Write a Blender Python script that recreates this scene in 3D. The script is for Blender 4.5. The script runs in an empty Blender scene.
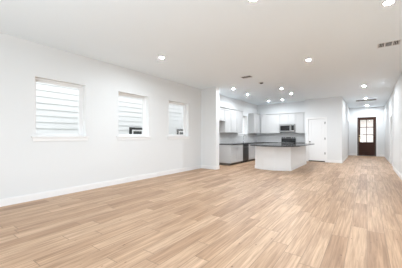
import bpy, bmesh, math, random
from mathutils import Vector, Matrix
random.seed(7)
scn = bpy.context.scene
COL = scn.collection

# ------------------------------------------------------------------ camera
F_PX, VPX, HORIZON, EYE = 230.0, 367.0, 136.2, 1.235
cam_d = bpy.data.cameras.new('camera')
cam = bpy.data.objects.new('camera', cam_d); COL.objects.link(cam)
cam_d.sensor_width = 36.0
cam_d.lens = F_PX / 402 * 36.0
cam_d.shift_y = (HORIZON - 134.0) / 402
cam_d.clip_start = 0.05
cam.location = (0, 0, EYE)
cam.rotation_euler = (math.pi / 2, 0, math.atan((VPX - 201) / F_PX))
scn.camera = cam

# ------------------------------------------------------------------ view / world / large lights
scn.view_settings.view_transform = 'Standard'
scn.view_settings.look = 'None'
scn.view_settings.gamma = 1
scn.view_settings.use_curve_mapping = False
scn.view_settings.exposure = 0.78
SKY = 1.48
PATIO_FILL_W = 15.0
CEILING_FILL_W = 76.0
SIDE_FILL_W = 5.0
LENS, LENS_K, LENS_B, LENS_H = 850.0, 1400.0, 720.0, 1150.0
LAMP_COL = (0.84, 0.93, 1.0)
LAMP_COL_K = (0.90, 0.955, 1.0)
wd = bpy.data.worlds.new('sky'); scn.world = wd; wd.use_nodes = True
bg = wd.node_tree.nodes['Background']
bg.inputs['Color'].default_value = (0.95, 0.975, 1.0, 1)
bg.inputs['Strength'].default_value = SKY


def area_light(name, loc, rot, sx, sy, watts, color=(1, 1, 1)):
    d = bpy.data.lights.new(name, 'AREA'); d.shape = 'RECTANGLE'
    d.size, d.size_y, d.energy, d.color = sx, sy, watts, color
    o = bpy.data.objects.new(name, d); COL.objects.link(o)
    o.location = loc; o.rotation_euler = rot
    return o


# added fill light standing in for daylight at the unseen patio opening
area_light('patio_fill', (-1.4, -3.4, 1.25), (math.radians(100), 0, 0), 5.6, 2.2, PATIO_FILL_W, (0.92, 0.965, 1.0))
# added unseen area light behind the camera, aimed up to brighten the ceiling
area_light('ceiling_fill', (-1.2, -1.6, 0.9), (math.radians(122), 0, 0), 1.6, 1.6, CEILING_FILL_W, (0.80, 0.91, 1.0))
area_light('side_fill', (2.85, 3.0, 1.35), (math.radians(128), 0, math.pi / 2), 4.6, 1.9, SIDE_FILL_W, (0.84, 0.93, 1.0))  # added fill standing in for daylight at unseen right-hand windows


# ------------------------------------------------------------------ materials
def mat(name, color, rough=0.5, metal=0.0, spec=0.5, bump=None):
    m = bpy.data.materials.new(name); m.use_nodes = True
    nt = m.node_tree; b = nt.nodes['Principled BSDF']
    b.inputs['Base Color'].default_value = (*color, 1)
    b.inputs['Roughness'].default_value = rough
    b.inputs['Metallic'].default_value = metal
    b.inputs['Specular IOR Level'].default_value = spec
    if bump:
        sc, st = bump
        tc = nt.nodes.new('ShaderNodeTexCoord'); n = nt.nodes.new('ShaderNodeTexNoise')
        n.inputs['Scale'].default_value = sc; n.inputs['Detail'].default_value = 3
        bp = nt.nodes.new('ShaderNodeBump'); bp.inputs['Strength'].default_value = st
        bp.inputs['Distance'].default_value = 0.002
        nt.links.new(tc.outputs['Object'], n.inputs['Vector'])
        nt.links.new(n.outputs['Fac'], bp.inputs['Height'])
        nt.links.new(bp.outputs['Normal'], b.inputs['Normal'])
    return m


def node(nt, t, **kw):
    n = nt.nodes.new(t)
    for k, v in kw.items():
        setattr(n, k, v)
    return n


def math_n(nt, op, a, b=None):
    n = nt.nodes.new('ShaderNodeMath'); n.operation = op
    for i, v in enumerate((a, b)):
        if v is None: continue
        if isinstance(v, (int, float)): n.inputs[i].default_value = v
        else: nt.links.new(v, n.inputs[i])
    return n.outputs[0]


def plank_material():
    m = bpy.data.materials.new('oak_planks'); m.use_nodes = True
    nt = m.node_tree; L = nt.links; b = nt.nodes['Principled BSDF']
    tc = node(nt, 'ShaderNodeTexCoord'); sep = node(nt, 'ShaderNodeSeparateXYZ')
    L.new(tc.outputs['Object'], sep.inputs[0])
    W, LEN = 0.18, 1.35
    xs = math_n(nt, 'DIVIDE', sep.outputs['X'], W)
    row = math_n(nt, 'FLOOR', xs)
    wn = node(nt, 'ShaderNodeTexWhiteNoise', noise_dimensions='1D'); L.new(row, wn.inputs['W'])
    ys = math_n(nt, 'ADD', math_n(nt, 'DIVIDE', sep.outputs['Y'], LEN), math_n(nt, 'MULTIPLY', wn.outputs['Value'], 7.3))
    colm = math_n(nt, 'FLOOR', ys)
    cb = node(nt, 'ShaderNodeCombineXYZ'); L.new(row, cb.inputs['X']); L.new(colm, cb.inputs['Y'])
    wn2 = node(nt, 'ShaderNodeTexWhiteNoise', noise_dimensions='2D'); L.new(cb.outputs[0], wn2.inputs['Vector'])
    ramp = node(nt, 'ShaderNodeValToRGB'); L.new(wn2.outputs['Value'], ramp.inputs['Fac'])
    e = ramp.color_ramp.elements
    e[0].position = 0.0; e[0].color = (0.403, 0.251, 0.153, 1)
    e[1].position = 1.0; e[1].color = (0.598, 0.417, 0.282, 1)
    for p, c in ((0.14, (0.457, 0.293, 0.182, 1)), (0.45, (0.518, 0.345, 0.222, 1)), (0.75, (0.554, 0.376, 0.247, 1))):
        q = e.new(p); q.color = c
    # long grain, offset for every plank
    off = node(nt, 'ShaderNodeCombineXYZ')
    L.new(math_n(nt, 'ADD', math_n(nt, 'MULTIPLY', sep.outputs['X'], 26.0), math_n(nt, 'MULTIPLY', wn2.outputs['Value'], 40.0)), off.inputs['X'])
    L.new(math_n(nt, 'ADD', math_n(nt, 'MULTIPLY', sep.outputs['Y'], 0.95), math_n(nt, 'MULTIPLY', wn2.outputs['Value'], 90.0)), off.inputs['Y'])
    ns = node(nt, 'ShaderNodeTexNoise'); ns.inputs['Scale'].default_value = 1.6
    ns.inputs['Detail'].default_value = 6; ns.inputs['Roughness'].default_value = 0.62
    ns.inputs['Distortion'].default_value = 0.6
    L.new(off.outputs[0], ns.inputs['Vector'])
    gr = node(nt, 'ShaderNodeValToRGB'); L.new(ns.outputs['Fac'], gr.inputs['Fac'])
    g = gr.color_ramp.elements
    g[0].position = 0.34; g[0].color = (0.66, 0.61, 0.56, 1)
    g[1].position = 0.62; g[1].color = (1.08, 1.08, 1.08, 1)
    mx = node(nt, 'ShaderNodeMix', data_type='RGBA', blend_type='MULTIPLY'); mx.inputs['Factor'].default_value = 1.0
    L.new(ramp.outputs['Color'], mx.inputs['A']); L.new(gr.outputs['Color'], mx.inputs['B'])
    # soft blotches along each plank and small dark knots
    off2 = node(nt, 'ShaderNodeCombineXYZ')
    L.new(math_n(nt, 'ADD', math_n(nt, 'MULTIPLY', sep.outputs['X'], 10.0), math_n(nt, 'MULTIPLY', wn2.outputs['Value'], 31.0)), off2.inputs['X'])
    L.new(math_n(nt, 'ADD', math_n(nt, 'MULTIPLY', sep.outputs['Y'], 1.0), math_n(nt, 'MULTIPLY', wn2.outputs['Value'], 57.0)), off2.inputs['Y'])
    nb = node(nt, 'ShaderNodeTexNoise'); nb.inputs['Scale'].default_value = 1.0; nb.inputs['Detail'].default_value = 3
    nb.inputs['Distortion'].default_value = 0.5; L.new(off2.outputs[0], nb.inputs['Vector'])
    rb = node(nt, 'ShaderNodeValToRGB'); L.new(nb.outputs['Fac'], rb.inputs['Fac'])
    q = rb.color_ramp.elements; q[0].position = 0.3; q[0].color = (0.84, 0.80, 0.77, 1); q[1].position = 0.68; q[1].color = (1.12, 1.12, 1.12, 1)
    mb = node(nt, 'ShaderNodeMix', data_type='RGBA', blend_type='MULTIPLY'); mb.inputs['Factor'].default_value = 1.0
    L.new(mx.outputs['Result'], mb.inputs['A']); L.new(rb.outputs['Color'], mb.inputs['B'])
    off3 = node(nt, 'ShaderNodeCombineXYZ')
    L.new(math_n(nt, 'MULTIPLY', sep.outputs['X'], 9.0), off3.inputs['X']); L.new(math_n(nt, 'MULTIPLY', sep.outputs['Y'], 4.5), off3.inputs['Y'])
    vo = node(nt, 'ShaderNodeTexVoronoi'); vo.inputs['Scale'].default_value = 1.0; L.new(off3.outputs[0], vo.inputs['Vector'])
    rk = node(nt, 'ShaderNodeValToRGB'); L.new(math_n(nt, 'ADD', vo.outputs['Distance'], math_n(nt, 'MULTIPLY', nb.outputs['Fac'], 0.16)), rk.inputs['Fac'])
    q = rk.color_ramp.elements; q[0].position = 0.105; q[0].color = (0.42, 0.34, 0.28, 1); q[1].position = 0.165; q[1].color = (1, 1, 1, 1)
    mk = node(nt, 'ShaderNodeMix', data_type='RGBA', blend_type='MULTIPLY'); mk.inputs['Factor'].default_value = 1.0
    L.new(mb.outputs['Result'], mk.inputs['A']); L.new(rk.outputs['Color'], mk.inputs['B'])
    mx = mk
    # seams
    fx = math_n(nt, 'FRACT', xs); fy = math_n(nt, 'FRACT', ys)
    ex = math_n(nt, 'MINIMUM', fx, math_n(nt, 'SUBTRACT', 1.0, fx))
    ey = math_n(nt, 'MINIMUM', fy, math_n(nt, 'SUBTRACT', 1.0, fy))
    seam = math_n(nt, 'MAXIMUM', math_n(nt, 'LESS_THAN', ex, 0.012), math_n(nt, 'LESS_THAN', ey, 0.0022))
    mx2 = node(nt, 'ShaderNodeMix', data_type='RGBA', blend_type='MIX')
    L.new(seam, mx2.inputs['Factor']); L.new(mx.outputs['Result'], mx2.inputs['A'])
    mx2.inputs['B'].default_value = (0.22, 0.14, 0.085, 1)
    L.new(mx2.outputs['Result'], b.inputs['Base Color'])
    b.inputs['Roughness'].default_value = 0.46
    b.inputs['Specular IOR Level'].default_value = 0.5
    bp = node(nt, 'ShaderNodeBump'); bp.inputs['Strength'].default_value = 0.12; bp.inputs['Distance'].default_value = 0.002
    L.new(ns.outputs['Fac'], bp.inputs['Height']); L.new(bp.outputs['Normal'], b.inputs['Normal'])
    return m


def tile_material():
    m = bpy.data.materials.new('subway_tile'); m.use_nodes = True
    nt = m.node_tree; L = nt.links; b = nt.nodes['Principled BSDF']
    tc = node(nt, 'ShaderNodeTexCoord'); sep = node(nt, 'ShaderNodeSeparateXYZ'); L.new(tc.outputs['Object'], sep.inputs[0])
    cb = node(nt, 'ShaderNodeCombineXYZ')
    L.new(math_n(nt, 'ADD', sep.outputs['X'], sep.outputs['Y']), cb.inputs['X']); L.new(sep.outputs['Z'], cb.inputs['Y'])
    br = node(nt, 'ShaderNodeTexBrick'); L.new(cb.outputs[0], br.inputs['Vector'])
    br.inputs['Scale'].default_value = 1.0
    br.inputs['Brick Width'].default_value = 0.30; br.inputs['Row Height'].default_value = 0.10
    br.inputs['Mortar Size'].default_value = 0.004; br.inputs['Mortar Smooth'].default_value = 0.1
    br.inputs['Color1'].default_value = (0.70, 0.70, 0.70, 1); br.inputs['Color2'].default_value = (0.62, 0.62, 0.62, 1)
    br.inputs['Mortar'].default_value = (0.55, 0.55, 0.55, 1)
    L.new(br.outputs['Color'], b.inputs['Base Color']); b.inputs['Roughness'].default_value = 0.18
    return m


def glass_material(name, tint=(1, 1, 1), refl=0.35):
    m = bpy.data.materials.new(name); m.use_nodes = True
    nt = m.node_tree; nt.nodes.clear(); L = nt.links
    out = node(nt, 'ShaderNodeOutputMaterial'); mixs = node(nt, 'ShaderNodeMixShader')
    tr = node(nt, 'ShaderNodeBsdfTransparent'); gl = node(nt, 'ShaderNodeBsdfGlossy'); gl.inputs['Roughness'].default_value = 0.02
    tr.inputs['Color'].default_value = (*tint, 1)
    fr = node(nt, 'ShaderNodeFresnel'); fr.inputs['IOR'].default_value = 1.45
    L.new(math_n(nt, 'MULTIPLY', fr.outputs[0], refl), mixs.inputs['Fac'])
    L.new(tr.outputs[0], mixs.inputs[1]); L.new(gl.outputs[0], mixs.inputs[2]); L.new(mixs.outputs[0], out.inputs['Surface'])
    return m


def emit_material(name, color, s):
    m = bpy.data.materials.new(name); m.use_nodes = True
    nt = m.node_tree; nt.nodes.clear()
    out = node(nt, 'ShaderNodeOutputMaterial'); e = node(nt, 'ShaderNodeEmission')
    e.inputs['Color'].default_value = (*color, 1); e.inputs['Strength'].default_value = s
    nt.links.new(e.outputs[0], out.inputs['Surface'])
    return m


def granite_material():
    m = mat('dark_granite', (0.05, 0.05, 0.05), 0.12, 0, 0.3)
    nt = m.node_tree; b = nt.nodes['Principled BSDF']; L = nt.links
    tc = node(nt, 'ShaderNodeTexCoord'); v = node(nt, 'ShaderNodeTexNoise'); v.inputs['Scale'].default_value = 90
    v.inputs['Detail'].default_value = 4
    r = node(nt, 'ShaderNodeValToRGB'); e = r.color_ramp.elements
    e[0].position = 0.42; e[0].color = (0.012, 0.012, 0.013, 1); e[1].position = 0.70; e[1].color = (0.08, 0.078, 0.075, 1)
    L.new(tc.outputs['Object'], v.inputs['Vector']); L.new(v.outputs['Fac'], r.inputs['Fac']); L.new(r.outputs['Color'], b.inputs['Base Color'])
    return m


def brick_material():
    m = mat('pale_brick', (0.6, 0.5, 0.46), 0.9)
    nt = m.node_tree; b = nt.nodes['Principled BSDF']; L = nt.links
    tc = node(nt, 'ShaderNodeTexCoord'); sep = node(nt, 'ShaderNodeSeparateXYZ'); L.new(tc.outputs['Object'], sep.inputs[0])
    cb = node(nt, 'ShaderNodeCombineXYZ'); L.new(sep.outputs['X'], cb.inputs['X']); L.new(sep.outputs['Z'], cb.inputs['Y'])
    br = node(nt, 'ShaderNodeTexBrick'); L.new(cb.outputs[0], br.inputs['Vector']); br.inputs['Scale'].default_value = 1
    br.inputs['Brick Width'].default_value = 0.24; br.inputs['Row Height'].default_value = 0.08; br.inputs['Mortar Size'].default_value = 0.008
    br.inputs['Color1'].default_value = (0.74, 0.68, 0.66, 1); br.inputs['Color2'].default_value = (0.62, 0.55, 0.53, 1)
    br.inputs['Mortar'].default_value = (0.75, 0.74, 0.72, 1)
    L.new(br.outputs['Color'], b.inputs['Base Color'])
    return m


def ground_material():
    m = mat('pale_ground', (0.4, 0.4, 0.36), 0.95)
    nt = m.node_tree; b = nt.nodes['Principled BSDF']; L = nt.links
    tc = node(nt, 'ShaderNodeTexCoord'); v = node(nt, 'ShaderNodeTexNoise'); v.inputs['Scale'].default_value = 3; v.inputs['Detail'].default_value = 8
    r = node(nt, 'ShaderNodeValToRGB'); e = r.color_ramp.elements
    e[0].color = (0.30, 0.31, 0.24, 1); e[1].color = (0.55, 0.54, 0.48, 1)
    L.new(tc.outputs['Object'], v.inputs['Vector']); L.new(v.outputs['Fac'], r.inputs['Fac']); L.new(r.outputs['Color'], b.inputs['Base Color'])
    return m


M = dict(
    wall=mat('wall_paint', (0.78, 0.792, 0.798), 0.75, bump=(60, 0.15)),
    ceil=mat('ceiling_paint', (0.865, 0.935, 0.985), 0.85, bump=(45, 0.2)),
    trim=mat('trim_paint', (0.87, 0.87, 0.87), 0.4),
    door=mat('door_paint', (0.86, 0.86, 0.86), 0.45),
    floor=plank_material(), tile=tile_material(), granite=granite_material(),
    vinyl=mat('white_vinyl', (0.88, 0.88, 0.88), 0.35),
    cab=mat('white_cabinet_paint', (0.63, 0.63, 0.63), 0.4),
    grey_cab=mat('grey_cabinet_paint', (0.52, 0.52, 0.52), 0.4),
    kick=mat('dark_toe_kick', (0.10, 0.085, 0.07), 0.6),
    steel=mat('stainless_steel', (0.42, 0.42, 0.42), 0.28, 1.0, bump=(300, 0.05)),
    dark_steel=mat('dark_stainless', (0.13, 0.13, 0.133), 0.32, 0.9, bump=(300, 0.05)),
    black=mat('black_glass', (0.012, 0.012, 0.013), 0.08),
    matte_black=mat('black_enamel', (0.02, 0.02, 0.02), 0.45),
    chrome=mat('chrome', (0.6, 0.6, 0.62), 0.12, 1.0),
    bronze=mat('dark_bronze', (0.09, 0.08, 0.07), 0.35, 0.8),
    brass=mat('aged_brass', (0.55, 0.42, 0.25), 0.3, 1.0),
    wood=mat('dark_walnut', (0.045, 0.016, 0.009), 0.5, spec=0.25, bump=(30, 0.2)),
    grille=mat('white_grille', (0.72, 0.72, 0.72), 0.5),
    duct=mat('duct_shade_and_sensor', (0.05, 0.047, 0.047), 1.0, spec=0.0),
    glass=glass_material('window_glass'),
    siding=mat('white_lap_siding', (0.82, 0.835, 0.835), 0.7, bump=(80, 0.2)),
    ext_black=mat('black_window_trim', (0.018, 0.02, 0.02), 0.5),
    lens=emit_material('lamp_lens', LAMP_COL, LENS), lens_kitchen=emit_material('kitchen_lamp_lens', LAMP_COL_K, LENS_K),
    lens_back=emit_material('back_kitchen_lamp_lens', LAMP_COL_K, LENS_B),
    lens_hall=emit_material('hall_lamp_lens', LAMP_COL_K, LENS_H),
    dark_glass=mat('dark_pane', (0.035, 0.04, 0.04), 0.05),
    brick=brick_material(), ground=ground_material(),
    concrete=mat('porch_concrete', (0.5, 0.49, 0.47), 0.9, bump=(25, 0.3)),
    roof=mat('grey_shingle', (0.16, 0.16, 0.165), 0.9, bump=(20, 0.5)),
)


# ------------------------------------------------------------------ helpers
def box(bm, x0, x1, y0, y1, z0, z1):
    c = ((x0 + x1) / 2, (y0 + y1) / 2, (z0 + z1) / 2)
    bmesh.ops.create_cube(bm, size=1.0, matrix=Matrix.Translation(c) @ Matrix.Diagonal((abs(x1 - x0), abs(y1 - y0), abs(z1 - z0), 1)))


def cyl(bm, c, r, h, axis='Z', seg=24, r2=None):
    R = {'Z': Matrix.Identity(4), 'X': Matrix.Rotation(math.pi / 2, 4, 'Y'), 'Y': Matrix.Rotation(-math.pi / 2, 4, 'X')}[axis]
    bmesh.ops.create_cone(bm, cap_ends=True, segments=seg, radius1=r, radius2=r if r2 is None else r2, depth=h,
                          matrix=Matrix.Translation(c) @ R)


def tube(bm, pts, r, seg=10):
    pts = [Vector(p) for p in pts]; rings = []
    for i, p in enumerate(pts):
        t = (pts[min(i + 1, len(pts) - 1)] - pts[max(i - 1, 0)]).normalized()
        a = Vector((0, 1, 0)) if abs(t.y) < 0.9 else Vector((1, 0, 0))
        u = t.cross(a).normalized(); v = t.cross(u)
        rings.append([bm.verts.new(p + r * (math.cos(k * 2 * math.pi / seg) * u + math.sin(k * 2 * math.pi / seg) * v)) for k in range(seg)])
    for A, B in zip(rings, rings[1:]):
        for k in range(seg):
            bm.faces.new((A[k], A[(k + 1) % seg], B[(k + 1) % seg], B[k]))
    bm.faces.new(rings[0][::-1]); bm.faces.new(rings[-1])


def prism(bm, poly, z0, z1):
    lo = [bm.verts.new((x, y, z0)) for x, y in poly]; hi = [bm.verts.new((x, y, z1)) for x, y in poly]
    bm.faces.new(lo[::-1]); bm.faces.new(hi)
    n = len(poly)
    for i in range(n):
        bm.faces.new((lo[i], lo[(i + 1) % n], hi[(i + 1) % n], hi[i]))


def obj(name, bm, m, parent=None, bevel=0.0, smooth=False):
    bmesh.ops.recalc_face_normals(bm, faces=bm.faces[:])
    me = bpy.data.meshes.new(name); bm.to_mesh(me); bm.free()
    me.materials.append(m)
    if smooth:
        for p in me.polygons: p.use_smooth = True
        me.set_sharp_from_angle(angle=math.radians(40))
    o = bpy.data.objects.new(name, me); COL.objects.link(o)
    if parent is not None:
        o.parent = parent
        o.matrix_parent_inverse = Matrix.Translation(-parent.location)
    if bevel:
        b = o.modifiers.new('bevel', 'BEVEL'); b.width = bevel; b.segments = 2; b.limit_method = 'ANGLE'
    return o


def boxes(name, m, lst, parent=None, bevel=0.0):
    bm = bmesh.new()
    for b in lst: box(bm, *b)
    return obj(name, bm, m, parent, bevel)


def thing(name, loc, label, cat, group=None):
    o = bpy.data.objects.new(name, None); COL.objects.link(o); o.location = loc; o.empty_display_size = 0.1
    o['label'] = label; o['category'] = cat
    if group: o['group'] = group
    return o


def tag(o, label, cat, group=None):
    o['label'] = label; o['category'] = cat
    if group: o['group'] = group
    return o


def struct_root(name, loc):
    o = bpy.data.objects.new(name, None); COL.objects.link(o); o.location = loc; o['kind'] = 'structure'
    return o


def struct(name, m, lst, parent=None, bevel=0.0):
    o = boxes(name, m, lst, parent, bevel); o['kind'] = 'structure'; return o


H = 3.05
def wall(name, axis, c0, c1, a0, a1, holes=(), z1=H, m=None):
    """axis 'X': slab c0..c1 in X running a0..a1 in Y; axis 'Y' the other way. holes: (a0,a1,z0,z1)"""
    us = sorted({a0, a1, *[h[0] for h in holes], *[h[1] for h in holes]})
    zs = sorted({0.0, z1, *[h[2] for h in holes], *[h[3] for h in holes]})
    lst = []
    for u0, u1 in zip(us, us[1:]):
        run = None
        for w0, w1 in zip(zs, zs[1:]):
            um, wm = (u0 + u1) / 2, (w0 + w1) / 2
            solid = not any(h[0] < um < h[1] and h[2] < wm < h[3] for h in holes)
            if solid:
                run = (run[0], w1) if run else (w0, w1)
            if (not solid or w1 == zs[-1]) and run:
                lst.append((c0, c1, u0, u1, *run) if axis == 'X' else (u0, u1, c0, c1, *run)); run = None
    bm = bmesh.new()
    for b in lst: box(bm, *b)
    bmesh.ops.remove_doubles(bm, verts=bm.verts[:], dist=1e-5)
    # drop the faces shared by neighbouring cells
    seen = {}
    for f in bm.faces:
        seen.setdefault(tuple(sorted(v.index for v in f.verts)), []).append(f)
    dead = [f for fs in seen.values() if len(fs) > 1 for f in fs]
    if dead: bmesh.ops.delete(bm, geom=dead, context='FACES_ONLY')
    o = obj(name, bm, m or M['wall']); o['kind'] = 'structure'
    return o


# ------------------------------------------------------------------ room shell
XL, XR = -5.2, 0.80
WIN = [(1.72, 2.72), (3.56, 4.57), (5.41, 6.43)]
WZ0, WZ1 = 1.22, 2.40
KW = (10.36, 11.42, 1.34, 2.30)
DOORX = (-2.36, -1.60)
FD = (-0.50, 0.46, 2.43)
YB, YP, YF = 12.80, 12.30, 17.70
YBEHIND = -3.0

fl = struct('floor', M['floor'], [(-5.4, 2.6, YBEHIND - 0.2, YF + 0.2, -0.12, 0.0)])
ce = struct('ceiling', M['ceil'], [(-5.4, 2.6, YBEHIND - 0.2, YF + 0.2, H, H + 0.15)])
wall('wall_left', 'X', XL - 0.2, XL, YBEHIND, YB,
     [(a, b, WZ0, WZ1) for a, b in WIN] + [KW])
wall('wall_stub', 'Y', 7.21, 7.44, XL, -4.52)
wall('wall_kitchen_back', 'Y', YB, YB + 0.15, XL - 0.2, -2.5)
wall('wall_kitchen_return', 'X', -2.5, -2.40 - 0.02, YP + 0.12, YB + 0.15)
wall('wall_pantry', 'Y', YP, YP + 0.12, -2.5, -0.93, [(DOORX[0], DOORX[1], 0.0, 2.08)])
wall('wall_hall_left', 'X', -1.05, -0.93, YP + 0.12, YF, [(16.30, 17.45, 0.0, 2.10)])
wall('wall_pantry_back', 'Y', 13.6, 13.7, -2.5, -1.05)
wall('wall_side_room', 'X', -2.7, -2.6, 13.7, YF)
wall('wall_front', 'Y', YF, YF + 0.18, -2.7, 1.2, [(FD[0], FD[1], 0.0, FD[2])])
wall('wall_hall_right', 'X', 0.86, 1.0, 11.3, YF, [(12.55, 13.35, 0.0, 2.08)])
wall('wall_right', 'X', XR, 0.95, 8.2, 11.3)
wall('wall_right_return', 'Y', 8.2, 8.35, 0.95, 2.5)
wall('wall_right_near', 'X', 2.5, 2.65, YBEHIND, 8.35, [(0.7, 5.3, 0.5, 2.4)])
wall('wall_behind', 'Y', YBEHIND - 0.15, YBEHIND, XL - 0.2, 2.65, [(-4.2, 1.4, 0.05, 2.45)])
struct('door_3', M['door'], [(0.90, 0.94, 12.56, 13.34, 0.01, 2.07)], bevel=0.004)
# mullioned frames in the openings behind the photographer
struct('window_5', M['vinyl'], [(-4.2, 1.4, YBEHIND - 0.12, YBEHIND - 0.05, 0.05, 0.12), (-4.2, 1.4, YBEHIND - 0.12, YBEHIND - 0.05, 2.38, 2.45)]
       + [(x, x + 0.07, YBEHIND - 0.12, YBEHIND - 0.05, 0.12, 2.38) for x in (-4.2, -2.36, -0.5, 1.33)])
struct('window_6', M['vinyl'], [(2.55, 2.62, 0.7, 5.3, 0.5, 0.57), (2.55, 2.62, 0.7, 5.3, 2.33, 2.4)]
       + [(2.55, 2.62, y, y + 0.07, 0.57, 2.33) for y in (0.7, 2.2, 3.73, 5.23)])

# baseboards: a board with a small cap bead
BH, BT = 0.115, 0.014
def base(name, runs):
    lst = []
    for axis, c, s, a0, a1 in runs:      # face at c, projecting towards s
        for t, z0, z1 in ((BT, 0.0, BH), (BT * 0.55, BH, BH + 0.018)):
            lo, hi = sorted((c, c + s * t))
            lst.append((lo, hi, a0, a1, z0, z1) if axis == 'X' else (a0, a1, lo, hi, z0, z1))
    return struct(name, M['trim'], lst, bevel=0.002)
base('baseboard_left', [('X', XL, 1, YBEHIND, 7.21)])
base('baseboard_stub', [('Y', 7.21, -1, XL + BT, -4.52 + BT), ('X', -4.52, 1, 7.21, 7.44)])
base('baseboard_pantry', [('Y', YP, -1, -1.52, -0.93 + BT), ('Y', YP, -1, -2.5, -2.44)])
base('baseboard_hall_left', [('X', -0.93, 1, YP, 16.22)])
base('baseboard_hall_right', [('X', 0.86, -1, 11.3, 12.47), ('X', 0.86, -1, 13.43, YF)])
base('baseboard_right', [('X', XR, -1, 8.2 - BT, 11.3)])
base('baseboard_front', [('Y', YF, -1, -0.93 + BT, -0.56), ('Y', YF, -1, 0.52, 0.86 - BT), ('Y', YF, -1, -2.6, -1.05)])

# door casings
struct('trim_1', M['trim'], [(DOORX[0] - 0.075, DOORX[0], YP - 0.018, YP, 0, 2.155), (DOORX[1], DOORX[1] + 0.075, YP - 0.018, YP, 0, 2.155),
                             (DOORX[0], DOORX[1], YP - 0.018, YP, 2.08, 2.155)], bevel=0.003)
struct('trim_2', M['trim'], [(0.842, 0.86, 12.475, 12.55, 0, 2.155), (0.842, 0.86, 13.35, 13.425, 0, 2.155),
                             (0.842, 0.86, 12.55, 13.35, 2.08, 2.155)], bevel=0.003)
struct('trim_3', M['trim'], [(FD[0] - 0.06, FD[0], YF - 0.018, YF, 0, FD[2] + 0.06), (FD[1], FD[1] + 0.06, YF - 0.018, YF, 0, FD[2] + 0.06),
                             (FD[0], FD[1], YF - 0.018, YF, FD[2], FD[2] + 0.06)], bevel=0.003)

# ------------------------------------------------------------------ windows on the left wall
def window(n, a0, a1, z0, z1, stool=0.06):
    r = struct_root('window_%d' % n, (XL, (a0 + a1) / 2, z0))
    x0, x1 = XL - 0.20, XL - 0.125      # vinyl unit set to the outside
    w = 0.045
    boxes('window_frame', M['vinyl'], [(x0, x1, a0, a0 + w, z0, z1), (x0, x1, a1 - w, a1, z0, z1),
                                       (x0, x1, a0 + w, a1 - w, z0, z0 + w), (x0, x1, a0 + w, a1 - w, z1 - w, z1)], r, 0.003)
    s = 0.028; xs0, xs1 = XL - 0.185, XL - 0.15
    boxes('window_sash', M['vinyl'], [(xs0, xs1, a0 + w, a0 + w + s, z0 + w, z1 - w), (xs0, xs1, a1 - w - s, a1 - w, z0 + w, z1 - w),
                                      (xs0, xs1, a0 + w + s, a1 - w - s, z0 + w, z0 + w + s), (xs0, xs1, a0 + w + s, a1 - w - s, z1 - w - s, z1 - w)], r, 0.002)
    t = 0.006; e = 0.002
    boxes('jamb_liner', M['trim'], [(XL - 0.125, XL + e, a0, a0 + t, z0 + 0.012, z1), (XL - 0.125, XL + e, a1 - t, a1, z0 + 0.012, z1),
                                    (XL - 0.125, XL + e, a0 + t, a1 - t, z1 - t, z1)], r)
    boxes('window_pane', M['glass'], [(XL - 0.170, XL - 0.166, a0 + w + s, a1 - w - s, z0 + w + s, z1 - w - s)], r)
    boxes('window_sill', M['trim'], [(XL - 0.125, XL, a0, a1, z0, z0 + 0.012), (XL, XL + 0.035, a0 - stool, a1 + stool, z0 - 0.012, z0 + 0.012)], r, 0.003)
    boxes('window_apron', M['trim'], [(XL, XL + 0.014, a0 - stool + 0.02, a1 + stool - 0.02, z0 - 0.085, z0 - 0.012)], r, 0.003)
    return r
for i, (a, b) in enumerate(WIN): window(i + 1, a, b, WZ0, WZ1)
window(4, KW[0], KW[1], KW[2], KW[3], 0.04)

# ------------------------------------------------------------------ pantry door (three moulded panels)
d1 = struct_root('door_1', (-1.98, YP, 0))
def panel_slab(bm, x0, x1, y0, y1, z0, z1, panels, rec, thick_back=True):
    """door leaf facing -Y with recessed raised panels; panels = [(px0,px1,pz0,pz1)]"""
    zs = sorted({z0, z1, *[p[2] for p in panels], *[p[3] for p in panels]})
    xs = sorted({x0, x1, *[p[0] for p in panels], *[p[1] for p in panels]})
    for a, b in zip(xs, xs[1:]):
        for c, d in zip(zs, zs[1:]):
            xm, zm = (a + b) / 2, (c + d) / 2
            if not any(p[0] < xm < p[1] and p[2] < zm < p[3] for p in panels):
                box(bm, a, b, y0, y1, c, d)
    for p in panels:
        box(bm, p[0], p[1], y0 + rec, y1, p[2], p[3])
        box(bm, p[0] + 0.035, p[1] - 0.035, y0 + rec * 0.35, y0 + rec, p[2] + 0.035, p[3] - 0.035)
bm = bmesh.new()
lx0, lx1 = DOORX[0] + 0.022, DOORX[1] - 0.022
panel_slab(bm, lx0, lx1, YP + 0.012, YP + 0.048, 0.055, 2.055,
           [(lx0 + 0.115, lx1 - 0.115, 1.215, 1.93), (lx0 + 0.115, lx1 - 0.115, 0.60, 1.08), (lx0 + 0.115, lx1 - 0.115, 0.20, 0.48)], 0.02)
obj('door_leaf', bm, M['door'], d1)
boxes('door_jamb', M['trim'], [(DOORX[0], DOORX[0] + 0.018, YP, YP + 0.12, 0, 2.08), (DOORX[1] - 0.018, DOORX[1], YP, YP + 0.12, 0, 2.08),
                               (DOORX[0] + 0.018, DOORX[1] - 0.018, YP, YP + 0.12, 2.06, 2.08)], d1)
boxes('door_bottom_strip', M['bronze'], [(lx0, lx1, YP + 0.008, YP + 0.04, 0.002, 0.054)], d1)  # dark strip filling the gap below the leaf
for z in (0.42, 1.12, 1.87):
    bm = bmesh.new(); cyl(bm, (DOORX[1] - 0.012, YP - 0.008, z), 0.011, 0.10, 'Z', 12)
    box(bm, DOORX[1] - 0.034, DOORX[1] - 0.016, YP + 0.004, YP + 0.012, z - 0.05, z + 0.05)
    obj('door_hinge', bm, M['bronze'], d1)
bm = bmesh.new()
cyl(bm, (lx0 + 0.06, YP + 0.006, 0.96), 0.032, 0.012, 'Y', 24)
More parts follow.
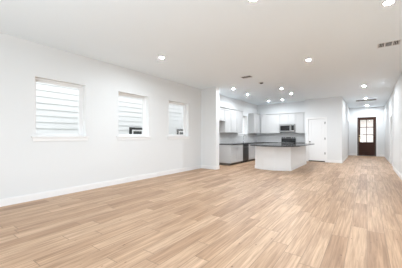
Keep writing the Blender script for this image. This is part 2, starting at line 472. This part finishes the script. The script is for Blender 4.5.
cyl(bm, (lx0 + 0.06, YP - 0.015, 0.96), 0.012, 0.035, 'Y', 16)
bmesh.ops.create_uvsphere(bm, u_segments=20, v_segments=12, radius=0.03, matrix=Matrix.Translation((lx0 + 0.06, YP - 0.045, 0.96)) @ Matrix.Diagonal((1, 0.75, 1, 1)))
obj('door_knob', bm, M['bronze'], d1, smooth=True)

# ------------------------------------------------------------------ front door: dark wood, six lites over one panel
d2 = struct_root('door_2', (-0.02, YF, 0))
fx0, fx1 = FD[0] + 0.002, FD[1] - 0.002
boxes('door_frame', M['wood'], [(fx0, fx0 + 0.045, YF, YF + 0.12, 0.02, FD[2] - 0.002), (fx1 - 0.045, fx1, YF, YF + 0.12, 0.02, FD[2] - 0.002),
                                (fx0 + 0.045, fx1 - 0.045, YF, YF + 0.12, FD[2] - 0.05, FD[2] - 0.002)], d2, 0.004)
boxes('door_threshold', M['bronze'], [(fx0, fx1, YF - 0.02, YF + 0.16, 0.0, 0.02)], d2, 0.003)
a0, a1 = fx0 + 0.05, fx1 - 0.05
y0, y1 = YF + 0.03, YF + 0.075
st = 0.10; gz0, gz1 = 0.86, 2.26
lst = [(a0, a0 + st, y0, y1, 0.025, 2.375), (a1 - st, a1, y0, y1, 0.025, 2.375), (a0 + st, a1 - st, y0, y1, gz1, 2.375),
       (a0 + st, a1 - st, y0, y1, 0.72, gz0), (a0 + st, a1 - st, y0, y1, 0.025, 0.24)]
obj_leaf = boxes('door_leaf', M['wood'], lst, d2, 0.004)
boxes('door_panel', M['wood'], [(a0 + st, a1 - st, y0 + 0.014, y1 - 0.01, 0.24, 0.72), (a0 + st + 0.06, a1 - st - 0.06, y0 + 0.005, y0 + 0.014, 0.30, 0.66)], d2, 0.004)
gx0, gx1 = a0 + st, a1 - st; pw = (gx1 - gx0); ph = gz1 - gz0
mz = [gz0 + ph * k / 3 for k in (1, 2)]; gxm = (gx0 + gx1) / 2
boxes('muntin', M['wood'], [(gxm - 0.016, gxm + 0.016, y0 + 0.006, y1 - 0.006, gz0, gz1)]
      + [(xa, xb, y0 + 0.006, y1 - 0.006, z - 0.016, z + 0.016) for z in mz for xa, xb in ((gx0, gxm - 0.016), (gxm + 0.016, gx1))], d2)
edges_z = [gz0, mz[0], mz[1], gz1]
for i in range(3):
    for xa, xb in ((gx0, gxm - 0.016), (gxm + 0.016, gx1)):
        boxes('glass_pane', M['glass'], [(xa, xb, y0 + 0.02, y0 + 0.024, edges_z[i] + (0.016 if i else 0), edges_z[i + 1] - (0.016 if i < 2 else 0))], d2)
bm = bmesh.new()
hx = a0 + 0.055
box(bm, hx - 0.02, hx + 0.02, y0 - 0.008, y0, 0.90, 1.18)
tube(bm, [(hx, y0 - 0.005, 0.95), (hx, y0 - 0.05, 0.96), (hx, y0 - 0.055, 1.0), (hx, y0 - 0.055, 1.08), (hx, y0 - 0.05, 1.12), (hx, y0 - 0.005, 1.13)], 0.010)
obj('door_handle', bm, M['brass'], d2, smooth=True)
bm = bmesh.new(); cyl(bm, (hx, y0 - 0.01, 1.28), 0.028, 0.02, 'Y', 20); box(bm, hx - 0.006, hx + 0.006, y0 - 0.03, y0 - 0.02, 1.26, 1.30)
obj('deadbolt', bm, M['brass'], d2)

# ------------------------------------------------------------------ kitchen: cabinets
G_UP, G_LOW = 'wall cabinets of the kitchen', 'base cabinets of the kitchen'
def shaker(bm, face, lo, hi, z0, z1, side, fw=0.055, t=0.019):
    """a shaker front; side 'X': front looks to +X at x=face, runs lo..hi in Y; side 'Y': looks to -Y at y=face, runs in X"""
    def bb(a, b, za, zb, d0, d1):
        if side == 'X': box(bm, face + d0, face + d1, a, b, za, zb)
        else: box(bm, a, b, face - d1, face - d0, za, zb)
    if z1 - z0 < 0.2:
        bb(lo, hi, z0, z1, 0, t); return
    bb(lo, lo + fw, z0, z1, 0, t); bb(hi - fw, hi, z0, z1, 0, t)
    bb(lo + fw, hi - fw, z0, z0 + fw, 0, t); bb(lo + fw, hi - fw, z1 - fw, z1, 0, t)
    bb(lo + fw, hi - fw, z0 + fw, z1 - fw, 0, 0.004)

def cabinet(kind, side, face, back, lo, hi, z0, z1, fronts, label, m, group, kick=False, crown=False):
    """fronts: list of (name, lo, hi, z0, z1)"""
    mid = (lo + hi) / 2; cpos = ((face + back) / 2, mid, z0) if side == 'X' else (mid, (face + back) / 2, z0)
    if kick: cpos = (cpos[0], cpos[1], 0)
    r = thing(kind, cpos, label, 'cabinet', group)
    def bx(a, b, c, d, za, zb):    # a,b depth ; c,d run
        lo_, hi_ = sorted((a, b))
        return (lo_, hi_, c, d, za, zb) if side == 'X' else (c, d, lo_, hi_, za, zb)
    dirn = 1 if side == 'X' else -1
    cz0 = 0.10 if kick else z0
    boxes('body', m, [bx(back, face, lo, hi, cz0, z1)], r, 0.002)
    if kick: boxes('toe_kick', M['kick'], [bx(back, face - dirn * 0.07, lo, hi, 0.0, 0.10)], r)
    if crown: boxes('crown_moulding', m, [bx(back, face + dirn * 0.004, lo, hi, z1, z1 + 0.028), bx(back, face + dirn * 0.055, lo, hi, z1 + 0.028, z1 + 0.045)], r, 0.002)
    for nm, a, b, za, zb in fronts:
        bm = bmesh.new(); shaker(bm, face, a + 0.006, b - 0.006, za, zb, side)
        obj(nm, bm, m, r, 0.0015)
    return r

UF, UZ0, UZ1 = -4.89, 1.39, 2.41      # upper carcass face on the left wall
gC, wC = M['grey_cab'], M['cab']
XW = XL + 0.002
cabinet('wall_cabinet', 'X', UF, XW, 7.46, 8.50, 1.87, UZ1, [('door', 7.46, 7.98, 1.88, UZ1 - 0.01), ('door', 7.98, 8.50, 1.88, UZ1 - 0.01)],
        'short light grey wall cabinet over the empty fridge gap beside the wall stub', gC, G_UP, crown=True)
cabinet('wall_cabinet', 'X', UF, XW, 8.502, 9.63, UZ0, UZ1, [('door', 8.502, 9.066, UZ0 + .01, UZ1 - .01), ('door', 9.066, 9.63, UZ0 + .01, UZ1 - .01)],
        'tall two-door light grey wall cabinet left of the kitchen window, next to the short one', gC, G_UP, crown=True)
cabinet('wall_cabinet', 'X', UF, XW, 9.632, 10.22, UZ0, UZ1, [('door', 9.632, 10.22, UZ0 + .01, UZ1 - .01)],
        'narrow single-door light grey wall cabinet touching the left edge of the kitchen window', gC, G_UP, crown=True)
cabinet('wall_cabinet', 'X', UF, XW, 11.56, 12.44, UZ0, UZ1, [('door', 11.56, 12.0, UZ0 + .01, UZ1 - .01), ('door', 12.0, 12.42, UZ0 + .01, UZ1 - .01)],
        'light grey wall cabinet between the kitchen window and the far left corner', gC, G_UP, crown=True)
UY = 12.49; BKY = YB - 0.002
cabinet('wall_cabinet', 'Y', UY, BKY, -4.868, -3.80, UZ0, UZ1, [('door', -4.84, -4.50, UZ0 + .01, UZ1 - .01), ('door', -4.50, -3.80, UZ0 + .01, UZ1 - .01)],
        'white wall cabinet on the back wall left of the microwave', wC, G_UP, crown=True)
cabinet('wall_cabinet', 'Y', UY, BKY, -3.798, -3.01, 1.87, UZ1, [('door', -3.798, -3.404, 1.88, UZ1 - .01), ('door', -3.404, -3.01, 1.88, UZ1 - .01)],
        'short white wall cabinet directly above the microwave', wC, G_UP, crown=True)
cabinet('wall_cabinet', 'Y', UY, BKY, -3.008, -2.502, UZ0, UZ1, [('door', -3.008, -2.60, UZ0 + .01, UZ1 - .01)],
        'narrow white wall cabinet right of the microwave, last before the pantry', wC, G_UP, crown=True)
# fillers and the left-wall run of base cabinets
LF = -4.61
def lowfronts(lo, hi, n, drawer=True):
    out = []
    w = (hi - lo) / n
    for i in range(n):
        a, b = lo + i * w, lo + (i + 1) * w
        if drawer:
            out.append(('drawer_front', a, b, 0.74, 0.86)); out.append(('door', a, b, 0.115, 0.73))
        else: out.append(('door', a, b, 0.115, 0.86))
    return out
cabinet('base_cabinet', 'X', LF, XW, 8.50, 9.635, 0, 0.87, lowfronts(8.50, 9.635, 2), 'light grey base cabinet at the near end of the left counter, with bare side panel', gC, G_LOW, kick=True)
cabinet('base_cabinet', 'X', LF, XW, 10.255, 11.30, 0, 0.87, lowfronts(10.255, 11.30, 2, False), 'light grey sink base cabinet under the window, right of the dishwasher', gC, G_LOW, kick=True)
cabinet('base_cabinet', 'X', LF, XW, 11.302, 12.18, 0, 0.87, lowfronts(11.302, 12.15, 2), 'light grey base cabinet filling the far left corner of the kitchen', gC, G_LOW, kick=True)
BF = 12.20
cabinet('base_cabinet', 'Y', BF, BKY, -4.58, -3.80, 0, 0.87, lowfronts(-4.58, -3.80, 2), 'white base cabinet on the back wall left of the range', wC, G_LOW, kick=True)
cabinet('base_cabinet', 'Y', BF, BKY, -3.0, -2.502, 0, 0.87, lowfronts(-3.0, -2.60, 1), 'white base cabinet on the back wall right of the range', wC, G_LOW, kick=True)

# countertops
bm = bmesh.new()
for q in ((XW, -4.555, 8.48, 10.455), (XW, -5.065, 10.455, 11.105), (-4.695, -4.555, 10.455, 11.105), (XW, -4.555, 11.105, 12.145), (XW, -3.79, 12.145, BKY)):
    box(bm, *q, 0.872, 0.91)
tag(obj('countertop', bm, M['granite']), 'dark granite L-shaped countertop along the left and back kitchen walls', 'countertop')
tag(boxes('countertop', M['granite'], [(-3.01, -2.502, 12.145, BKY, 0.872, 0.91)], bevel=0.003), 'short dark granite countertop right of the range', 'countertop')
# backsplash
struct('trim_4', M['tile'], [(XL, XL + 0.008, 8.5, KW[0] - 0.04, 0.912, 1.388), (XL, XL + 0.008, KW[0] - 0.04, KW[1] + 0.04, 0.912, 1.25),
                             (XL, XL + 0.008, KW[1] + 0.04, YB - 0.008, 0.912, 1.388)])
struct('trim_5', M['tile'], [(XL, -2.5, YB - 0.008, YB, 0.912, 1.388)])

# sink and faucet
s = thing('kitchen_sink', (-4.88, 10.78, 0.91), 'stainless undermount sink set in the left counter below the window', 'sink')
boxes('rim', M['steel'], [(-5.06, -4.70, 10.46, 10.48, 0.872, 0.912), (-5.06, -4.70, 11.08, 11.10, 0.872, 0.912),
                          (-5.06, -5.04, 10.48, 11.08, 0.872, 0.912), (-4.72, -4.70, 10.48, 11.08, 0.872, 0.912)], s)
boxes('bowl', M['dark_steel'], [(-5.04, -4.72, 10.48, 11.08, 0.872, 0.876)], s)
f = thing('faucet', (-5.11, 10.77, 0.91), 'tall arched chrome faucet behind the sink below the window', 'faucet')
bm = bmesh.new(); cyl(bm, (-5.11, 10.77, 0.922), 0.03, 0.024, 'Z', 20)
obj('base', bm, M['chrome'], f, smooth=True)
bm = bmesh.new()
pts = [(-5.11, 10.77, 0.93), (-5.11, 10.77, 1.20)] + [(-5.11 + 0.09 - 0.09 * math.cos(t), 10.77, 1.20 + 0.09 * math.sin(t)) for t in [math.pi * k / 8 for k in range(1, 9)]] + [(-4.93, 10.77, 1.12)]
tube(bm, pts, 0.014, 12); obj('spout', bm, M['chrome'], f, smooth=True)
bm = bmesh.new(); tube(bm, [(-5.11, 10.79, 0.97), (-5.11, 10.84, 0.99), (-5.09, 10.87, 1.03)], 0.008, 8); obj('lever', bm, M['chrome'], f, smooth=True)

# dishwasher
dw = thing('dishwasher', (-4.88, 9.945, 0), 'dark stainless dishwasher under the left counter between two grey base cabinets', 'dishwasher')
boxes('body', M['matte_black'], [(-5.15, -4.61, 9.64, 10.25, 0.10, 0.865)], dw)
boxes('door', M['dark_steel'], [(-4.61, -4.585, 9.642, 10.248, 0.115, 0.775)], dw, 0.004)
boxes('control_panel', M['dark_steel'], [(-4.61, -4.585, 9.642, 10.248, 0.78, 0.865)], dw, 0.004)
bm = bmesh.new(); tube(bm, [(-4.585, 9.70, 0.74), (-4.555, 9.70, 0.74), (-4.55, 9.72, 0.74), (-4.55, 10.17, 0.74), (-4.555, 10.19, 0.74), (-4.585, 10.19, 0.74)], 0.009)
obj('handle', bm, M['steel'], dw, smooth=True)
boxes('toe_kick', M['matte_black'], [(-5.1, -4.67, 9.642, 10.248, 0.0, 0.10)], dw)

# microwave
mw = thing('microwave', (-3.404, 12.6, 1.45), 'stainless over-the-range microwave with black window under the short cabinet', 'microwave')
mx0, mx1, my = -3.795, -3.015, 12.40
boxes('body', M['matte_black'], [(mx0, mx1, my, 12.796, 1.455, 1.862)], mw, 0.003)
boxes('door_frame', M['steel'], [(mx0, mx1 - 0.19, my - 0.02, my, 1.46, 1.525), (mx0, mx1 - 0.19, my - 0.02, my, 1.79, 1.858),
                                 (mx0, mx0 + 0.055, my - 0.02, my, 1.525, 1.79), (mx1 - 0.245, mx1 - 0.19, my - 0.02, my, 1.525, 1.79)], mw, 0.003)
boxes('door_window', M['black'], [(mx0 + 0.055, mx1 - 0.245, my - 0.014, my, 1.525, 1.79)], mw)
boxes('control_panel', M['steel'], [(mx1 - 0.185, mx1, my - 0.02, my, 1.46, 1.858)], mw, 0.003)
boxes('display', M['black'], [(mx1 - 0.165, mx1 - 0.03, my - 0.023, my - 0.02, 1.54, 1.80)], mw)
bm = bmesh.new(); hx = mx1 - 0.215; tube(bm, [(hx, my - 0.02, 1.52), (hx, my - 0.05, 1.53), (hx, my - 0.055, 1.56), (hx, my - 0.055, 1.76), (hx, my - 0.05, 1.79), (hx, my - 0.02, 1.80)], 0.009)
obj('handle', bm, M['steel'], mw, smooth=True)

# range
rg = thing('range', (-3.4, 12.45, 0), 'freestanding stainless range with black oven door and raised back control panel', 'range')
rx0, rx1, ry = -3.782, -3.018, 12.12
boxes('body', M['dark_steel'], [(rx0, rx1, ry + 0.03, 12.78, 0.05, 0.90)], rg, 0.003)
boxes('cooktop', M['black'], [(rx0, rx1, ry + 0.01, 12.70, 0.90, 0.918)], rg, 0.003)
boxes('backguard', M['steel'], [(rx0, rx1, 12.70, 12.78, 0.918, 1.20)], rg, 0.006)
boxes('control_display', M['black'], [(rx0 + 0.015, rx1 - 0.015, 12.692, 12.70, 0.922, 1.125), (-3.52, -3.28, 12.694, 12.70, 1.14, 1.185)], rg)
for kx in (-3.70, -3.61, -3.19, -3.10):
    bm = bmesh.new(); cyl(bm, (kx, 12.685, 1.16), 0.024, 0.03, 'Y', 18); obj('knob', bm, M['matte_black'], rg, smooth=True)
for bx_, by_, br_ in ((-3.6, 12.28, 0.10), (-3.2, 12.28, 0.08), (-3.6, 12.55, 0.08), (-3.2, 12.55, 0.10)):
    bm = bmesh.new(); cyl(bm, (bx_, by_, 0.919), br_, 0.003, 'Z', 28); obj('burner', bm, M['dark_steel'], rg)
boxes('oven_door', M['steel'], [(rx0, rx1, ry, ry + 0.03, 0.20, 0.78)], rg, 0.004)
boxes('oven_window', M['black'], [(rx0 + 0.12, rx1 - 0.12, ry - 0.003, ry, 0.33, 0.66)], rg)
boxes('front_panel', M['steel'], [(rx0, rx1, ry, ry + 0.03, 0.785, 0.90)], rg, 0.004)
bm = bmesh.new(); tube(bm, [(rx0 + 0.06, ry, 0.73), (rx0 + 0.06, ry - 0.045, 0.73), (rx1 - 0.06, ry - 0.045, 0.73), (rx1 - 0.06, ry, 0.73)], 0.011)
obj('handle', bm, M['steel'], rg, smooth=True)
boxes('storage_drawer', M['steel'], [(rx0, rx1, ry, ry + 0.03, 0.06, 0.195)], rg, 0.004)
for lx, ly in ((rx0 + .05, 12.2), (rx1 - .05, 12.2), (rx0 + .05, 12.72), (rx1 - .05, 12.72)):
    bm = bmesh.new(); cyl(bm, (lx, ly, 0.025), 0.02, 0.05, 'Z', 12); obj('foot', bm, M['matte_black'], rg)

# ------------------------------------------------------------------ island
isl = thing('kitchen_island', (-2.85, 9.7, 0), 'white kitchen island with an angled front standing on the oak floor', 'island')
foot = [(-3.50, 8.42), (-3.12, 8.27), (-2.70, 8.25), (-2.20, 8.52), (-2.20, 11.05), (-3.50, 11.05)]
bm = bmesh.new(); prism(bm, foot, 0.0, 0.868); obj('base', bm, M['trim'], isl, 0.003)
def grow(poly, d):
    n = len(poly); out = []
    for i in range(n):
        p0, p1, p2 = Vector(poly[i - 1]), Vector(poly[i]), Vector(poly[(i + 1) % n])
        e1, e2 = (p1 - p0).normalized(), (p2 - p1).normalized()
        n1, n2 = Vector((e1.y, -e1.x)), Vector((e2.y, -e2.x))
        b = (n1 + n2).normalized(); out.append(tuple(p1 + b * (d / max(0.3, b.dot(n1)))))
    return out
outer = grow(foot, 0.014); bm = bmesh.new(); k = len(foot)
for i in (0, 1, 2, 3, 5):
    j = (i + 1) % k
    quad = [foot[i], outer[i], outer[j], foot[j]]
    prism(bm, quad, 0.0, 0.115)
obj('baseboard', bm, M['trim'], isl)
top = [(-3.80, 8.66), (-3.70, 8.42), (-3.42, 8.15), (-3.05, 7.93), (-2.66, 7.86), (-2.28, 7.92), (-2.02, 8.14), (-1.90, 8.50), (-1.88, 9.2), (-1.88, 11.15), (-3.62, 11.15), (-3.80, 11.05)]
bm = bmesh.new(); prism(bm, top, 0.870, 0.91)
tag(obj('island_countertop', bm, M['granite'], bevel=0.004), 'dark granite countertop with a bowed overhang lying on the white island', 'countertop')

# ------------------------------------------------------------------ ceiling fixtures
LG, KG, HG = 'recessed lights over the living area', 'recessed lights over the kitchen', 'recessed lights along the hall'
def downlight(x, y, label, group, r=None):
    r = r or {KG: 0.038, HG: 0.042}.get(group, 0.046)
    t = thing('recessed_light', (x, y, H), label, 'ceiling light', group)
    bm = bmesh.new(); seg = 32
    prof = [(r, H - 0.0005), (r, H - 0.006), (r + 0.006, H - 0.009), (r + 0.018, H - 0.007), (r + 0.022, H - 0.0005)]
    rings = [[bm.verts.new((x + R * math.cos(2 * math.pi * k / seg), y + R * math.sin(2 * math.pi * k / seg), z)) for k in range(seg)] for R, z in prof]
    for A, B in zip(rings, rings[1:]):
        for k in range(seg): bm.faces.new((A[k], A[(k + 1) % seg], B[(k + 1) % seg], B[k]))
    obj('trim_ring', bm, M['trim'], t, smooth=True)
    bm = bmesh.new()
    dome = [[bm.verts.new((x + r * math.cos(a) * math.cos(2 * math.pi * k / seg), y + r * math.cos(a) * math.sin(2 * math.pi * k / seg), H - 0.003 - 0.004 * math.sin(a))) for k in range(seg)] for a in (0, 0.4, 0.8, 1.2)]
    for A, B in zip(dome, dome[1:]):
        for k in range(seg): bm.faces.new((A[k], A[(k + 1) % seg], B[(k + 1) % seg], B[k]))
    bm.faces.new(dome[-1]); bm.faces.new([v_ for v_ in dome[0]][::-1])
    obj('lens', bm, M['lens'] if group == LG else M['lens_back'] if y > 11 and group == KG else M['lens_kitchen'] if group == KG else M['lens_hall'], t)
downlight(-3.84, 3.77, 'round recessed ceiling light above the left window wall, between the first two windows', LG)
downlight(-1.21, 2.86, 'round recessed ceiling light cut by the top edge of the picture, right of centre', LG)
downlight(0.24, 4.02, 'large bright recessed light at the top right corner near the segmented vent', LG, 0.055)
downlight(-1.13, 5.94, 'round recessed ceiling light in mid ceiling in front of the kitchen', LG)
downlight(-4.14, 7.85, 'recessed ceiling light just behind the wall stub, above the fridge gap', KG)
downlight(-4.22, 9.30, 'recessed ceiling light in front of the two-door wall cabinet', KG)
downlight(-2.64, 8.89, 'recessed ceiling light above the near end of the island, left one of the pair', KG)
downlight(-2.62, 10.17, 'recessed ceiling light above the far end of the island, right one of the pair', KG)
downlight(-4.12, 11.65, 'recessed ceiling light near the far left kitchen corner', KG)
downlight(-3.42, 11.65, 'recessed ceiling light in front of the microwave', KG)
downlight(-0.09, 10.19, 'nearest recessed ceiling light of the hall row, before the wide dark grille', HG)
downlight(-0.04, 13.56, 'recessed ceiling light just before the wide dark grille in the hall', HG)
downlight(0.00, 16.9, 'farthest recessed ceiling light of the hall, close to the front door', HG)

# segmented supply vent
v = thing('ceiling_vent', (0.345, 5.81, H), 'white ceiling vent with three louvred sections near the top right corner', 'vent')
VX0, VX1, VY0, VY1 = 0.19, 0.50, 5.70, 5.94
boxes('frame', M['grille'], [(VX0 - .02, VX1 + .02, VY0 - .02, VY0, H - .008, H - .001), (VX0 - .02, VX1 + .02, VY1, VY1 + .02, H - .008, H - .001),
                             (VX0 - .02, VX0, VY0, VY1, H - .008, H - .001), (VX1, VX1 + .02, VY0, VY1, H - .008, H - .001),
                             (VX0 + .082, VX0 + .105, VY0, VY1, H - .008, H - .001), (VX1 - .105, VX1 - .082, VY0, VY1, H - .008, H - .001)], v)
boxes('backing', M['duct'], [(VX0, VX1, VY0, VY1, H - .003, H - .001)], v)  # flat dark sheet in place of the shaded duct opening
for xs_ in ([VX0 + 0.008 + k * 0.026 for k in range(3)], [VX1 - 0.016 - k * 0.026 for k in range(3)]):
    bm = bmesh.new()
    for x in xs_: box(bm, x, x + 0.008, VY0, VY1, H - .007, H - .003)
    obj('end_louvre', bm, M['grille'], v)
bm = bmesh.new()
for k in range(6):
    y = VY0 + 0.018 + k * 0.040; box(bm, VX0 + .105, VX1 - .105, y, y + 0.003, H - .007, H - .003)
obj('centre_louvre', bm, M['grille'], v)
def slot_vent(x0, x1, y0, y1, label, n, frame=0.015, slat=0.008):
    v = thing('ceiling_vent', ((x0 + x1) / 2, (y0 + y1) / 2, H), label, 'vent')
    boxes('frame', M['grille'], [(x0 - frame, x1 + frame, y0 - frame, y0, H - .008, H - .001), (x0 - frame, x1 + frame, y1, y1 + frame, H - .008, H - .001),
                                 (x0 - frame, x0, y0, y1, H - .008, H - .001), (x1, x1 + frame, y0, y1, H - .008, H - .001)], v)
    boxes('backing', M['duct'], [(x0, x1, y0, y1, H - .003, H - .001)], v)  # duct shade as a dark sheet behind the slats
    bm = bmesh.new()
    for k in range(n):
        y = y0 + (k + 0.5) * (y1 - y0) / n; box(bm, x0, x1, y - slat / 2, y + slat / 2, H - .006, H - .003)
    obj('louvre', bm, M['grille'], v)
slot_vent(-3.14, -2.84, 6.42, 6.62, 'small dark louvred ceiling vent in front of the kitchen', 4, 0.012, 0.005)
slot_vent(-0.45, 0.37, 13.95, 14.5, 'wide dark return grille across the hall ceiling', 9, 0.015, 0.006)
sd = thing('smoke_detector', (-2.91, 7.5, H), 'small round ceiling detector with a dark face beside the small vent', 'smoke detector')
bm = bmesh.new(); cyl(bm, (-2.91, 7.5, H - 0.008), 0.075, 0.014, 'Z', 28, 0.085); obj('base', bm, M['grille'], sd)
bm = bmesh.new(); cyl(bm, (-2.89, 7.5, H - 0.026), 0.045, 0.022, 'Z', 28, 0.058); obj('sensor', bm, M['duct'], sd)

# small chime box by the head of the hall opening
tag(boxes('door_chime', M['grille'], [(-0.928, -0.905, 16.0, 16.14, 2.02, 2.16)], bevel=0.004), 'small grey chime box high on the left hall wall near the front door', 'door chime')

# ------------------------------------------------------------------ outside
g = struct('ground', M['ground'], [(-60, 60, -60, 70, -0.30, -0.20)])
struct('porch', M['concrete'], [(-2.5, 2.5, YF + 0.2, YF + 2.0, -0.19, -0.03)])
# neighbouring house with lap siding
nh = thing('neighbour_house', (-7.7, 6, -0.2), 'white lap-sided neighbouring house seen through the left windows', 'house')
NX, EXP = -7.70, 0.185
bm = bmesh.new()
NH = 20
prof = [(NX - 0.25, -0.20)]
z = -0.20
for k in range(NH):
    prof += [(NX + 0.026, z), (NX, z + EXP)]
    z += EXP
prof += [(NX - 0.25, z)]
lo = [bm.verts.new((x, -4, zz)) for x, zz in prof]; hi = [bm.verts.new((x, 15, zz)) for x, zz in prof]
for i in range(len(prof)):
    j = (i + 1) % len(prof); bm.faces.new((lo[i], lo[j], hi[j], hi[i]))
bm.faces.new(lo); bm.faces.new(hi[::-1])
obj('siding', bm, M['siding'], nh)
bm = bmesh.new()
ez = z
vs = [(NX + 0.35, ez), (NX + 0.35, ez + 0.18), (NX - 4.0, ez + 2.4), (NX - 4.0, ez)]
lo = [bm.verts.new((x, -4.3, zz)) for x, zz in vs]; hi = [bm.verts.new((x, 15.3, zz)) for x, zz in vs]
for i in range(4):
    j = (i + 1) % 4; bm.faces.new((lo[i], lo[j], hi[j], hi[i]))
bm.faces.new(lo); bm.faces.new(hi[::-1])
obj('roof', bm, M['roof'], nh)
for ya in (5.76, 8.58):
    yb = ya + 0.78; zt, zb = 1.59, 0.55; x0 = NX + 0.015
    w = boxes('window', M['ext_black'], [(x0, x0 + 0.05, ya, ya + 0.10, zb, zt), (x0, x0 + 0.05, yb - 0.10, yb, zb, zt),
                                         (x0, x0 + 0.05, ya + .10, yb - .10, zt - 0.09, zt), (x0, x0 + 0.05, ya + .10, yb - .10, zb, zb + 0.09)], nh)
    for nm, m_, lst in (('window_sash', M['vinyl'], [(x0, x0 + .04, ya + .10, ya + .17, zb + .09, zt - .09), (x0, x0 + .04, yb - .17, yb - .10, zb + .09, zt - .09),
                                                    (x0, x0 + .04, ya + .17, yb - .17, zt - .15, zt - .09), (x0, x0 + .04, ya + .17, yb - .17, zb + .09, zb + .15)]),
                        ('window_pane', M['dark_glass'], [(x0, x0 + .02, ya + .17, yb - .17, zb + .15, zt - .15)])):
        c = boxes(nm, m_, lst); c.parent = w; c.matrix_parent_inverse = w.matrix_basis.inverted()
        c.matrix_parent_inverse = Matrix.Identity(4); c.location = (0, 0, 0)
        c.matrix_world = Matrix.Identity(4)
# house across the street
oh = thing('street_house', (0, 42, -0.2), 'pale brick house across the street behind the front door glass', 'house')
boxes('wall', M['brick'], [(-9, 9, 42, 50, -0.2, 3.8)], oh)
bm = bmesh.new()
vs = [(41.5, 3.8), (50.5, 3.8), (46, 6.8)]
lo = [bm.verts.new((-9.5, y, zz)) for y, zz in vs]; hi = [bm.verts.new((9.5, y, zz)) for y, zz in vs]
for i in range(3):
    j = (i + 1) % 3; bm.faces.new((lo[i], lo[j], hi[j], hi[i]))
bm.faces.new(lo); bm.faces.new(hi[::-1]); obj('roof', bm, M['roof'], oh)
for xa in (-6.5, -4, 3): boxes('window', M['dark_glass'], [(xa, xa + 1.4, 41.97, 42.0, 0.7, 2.2)], oh)
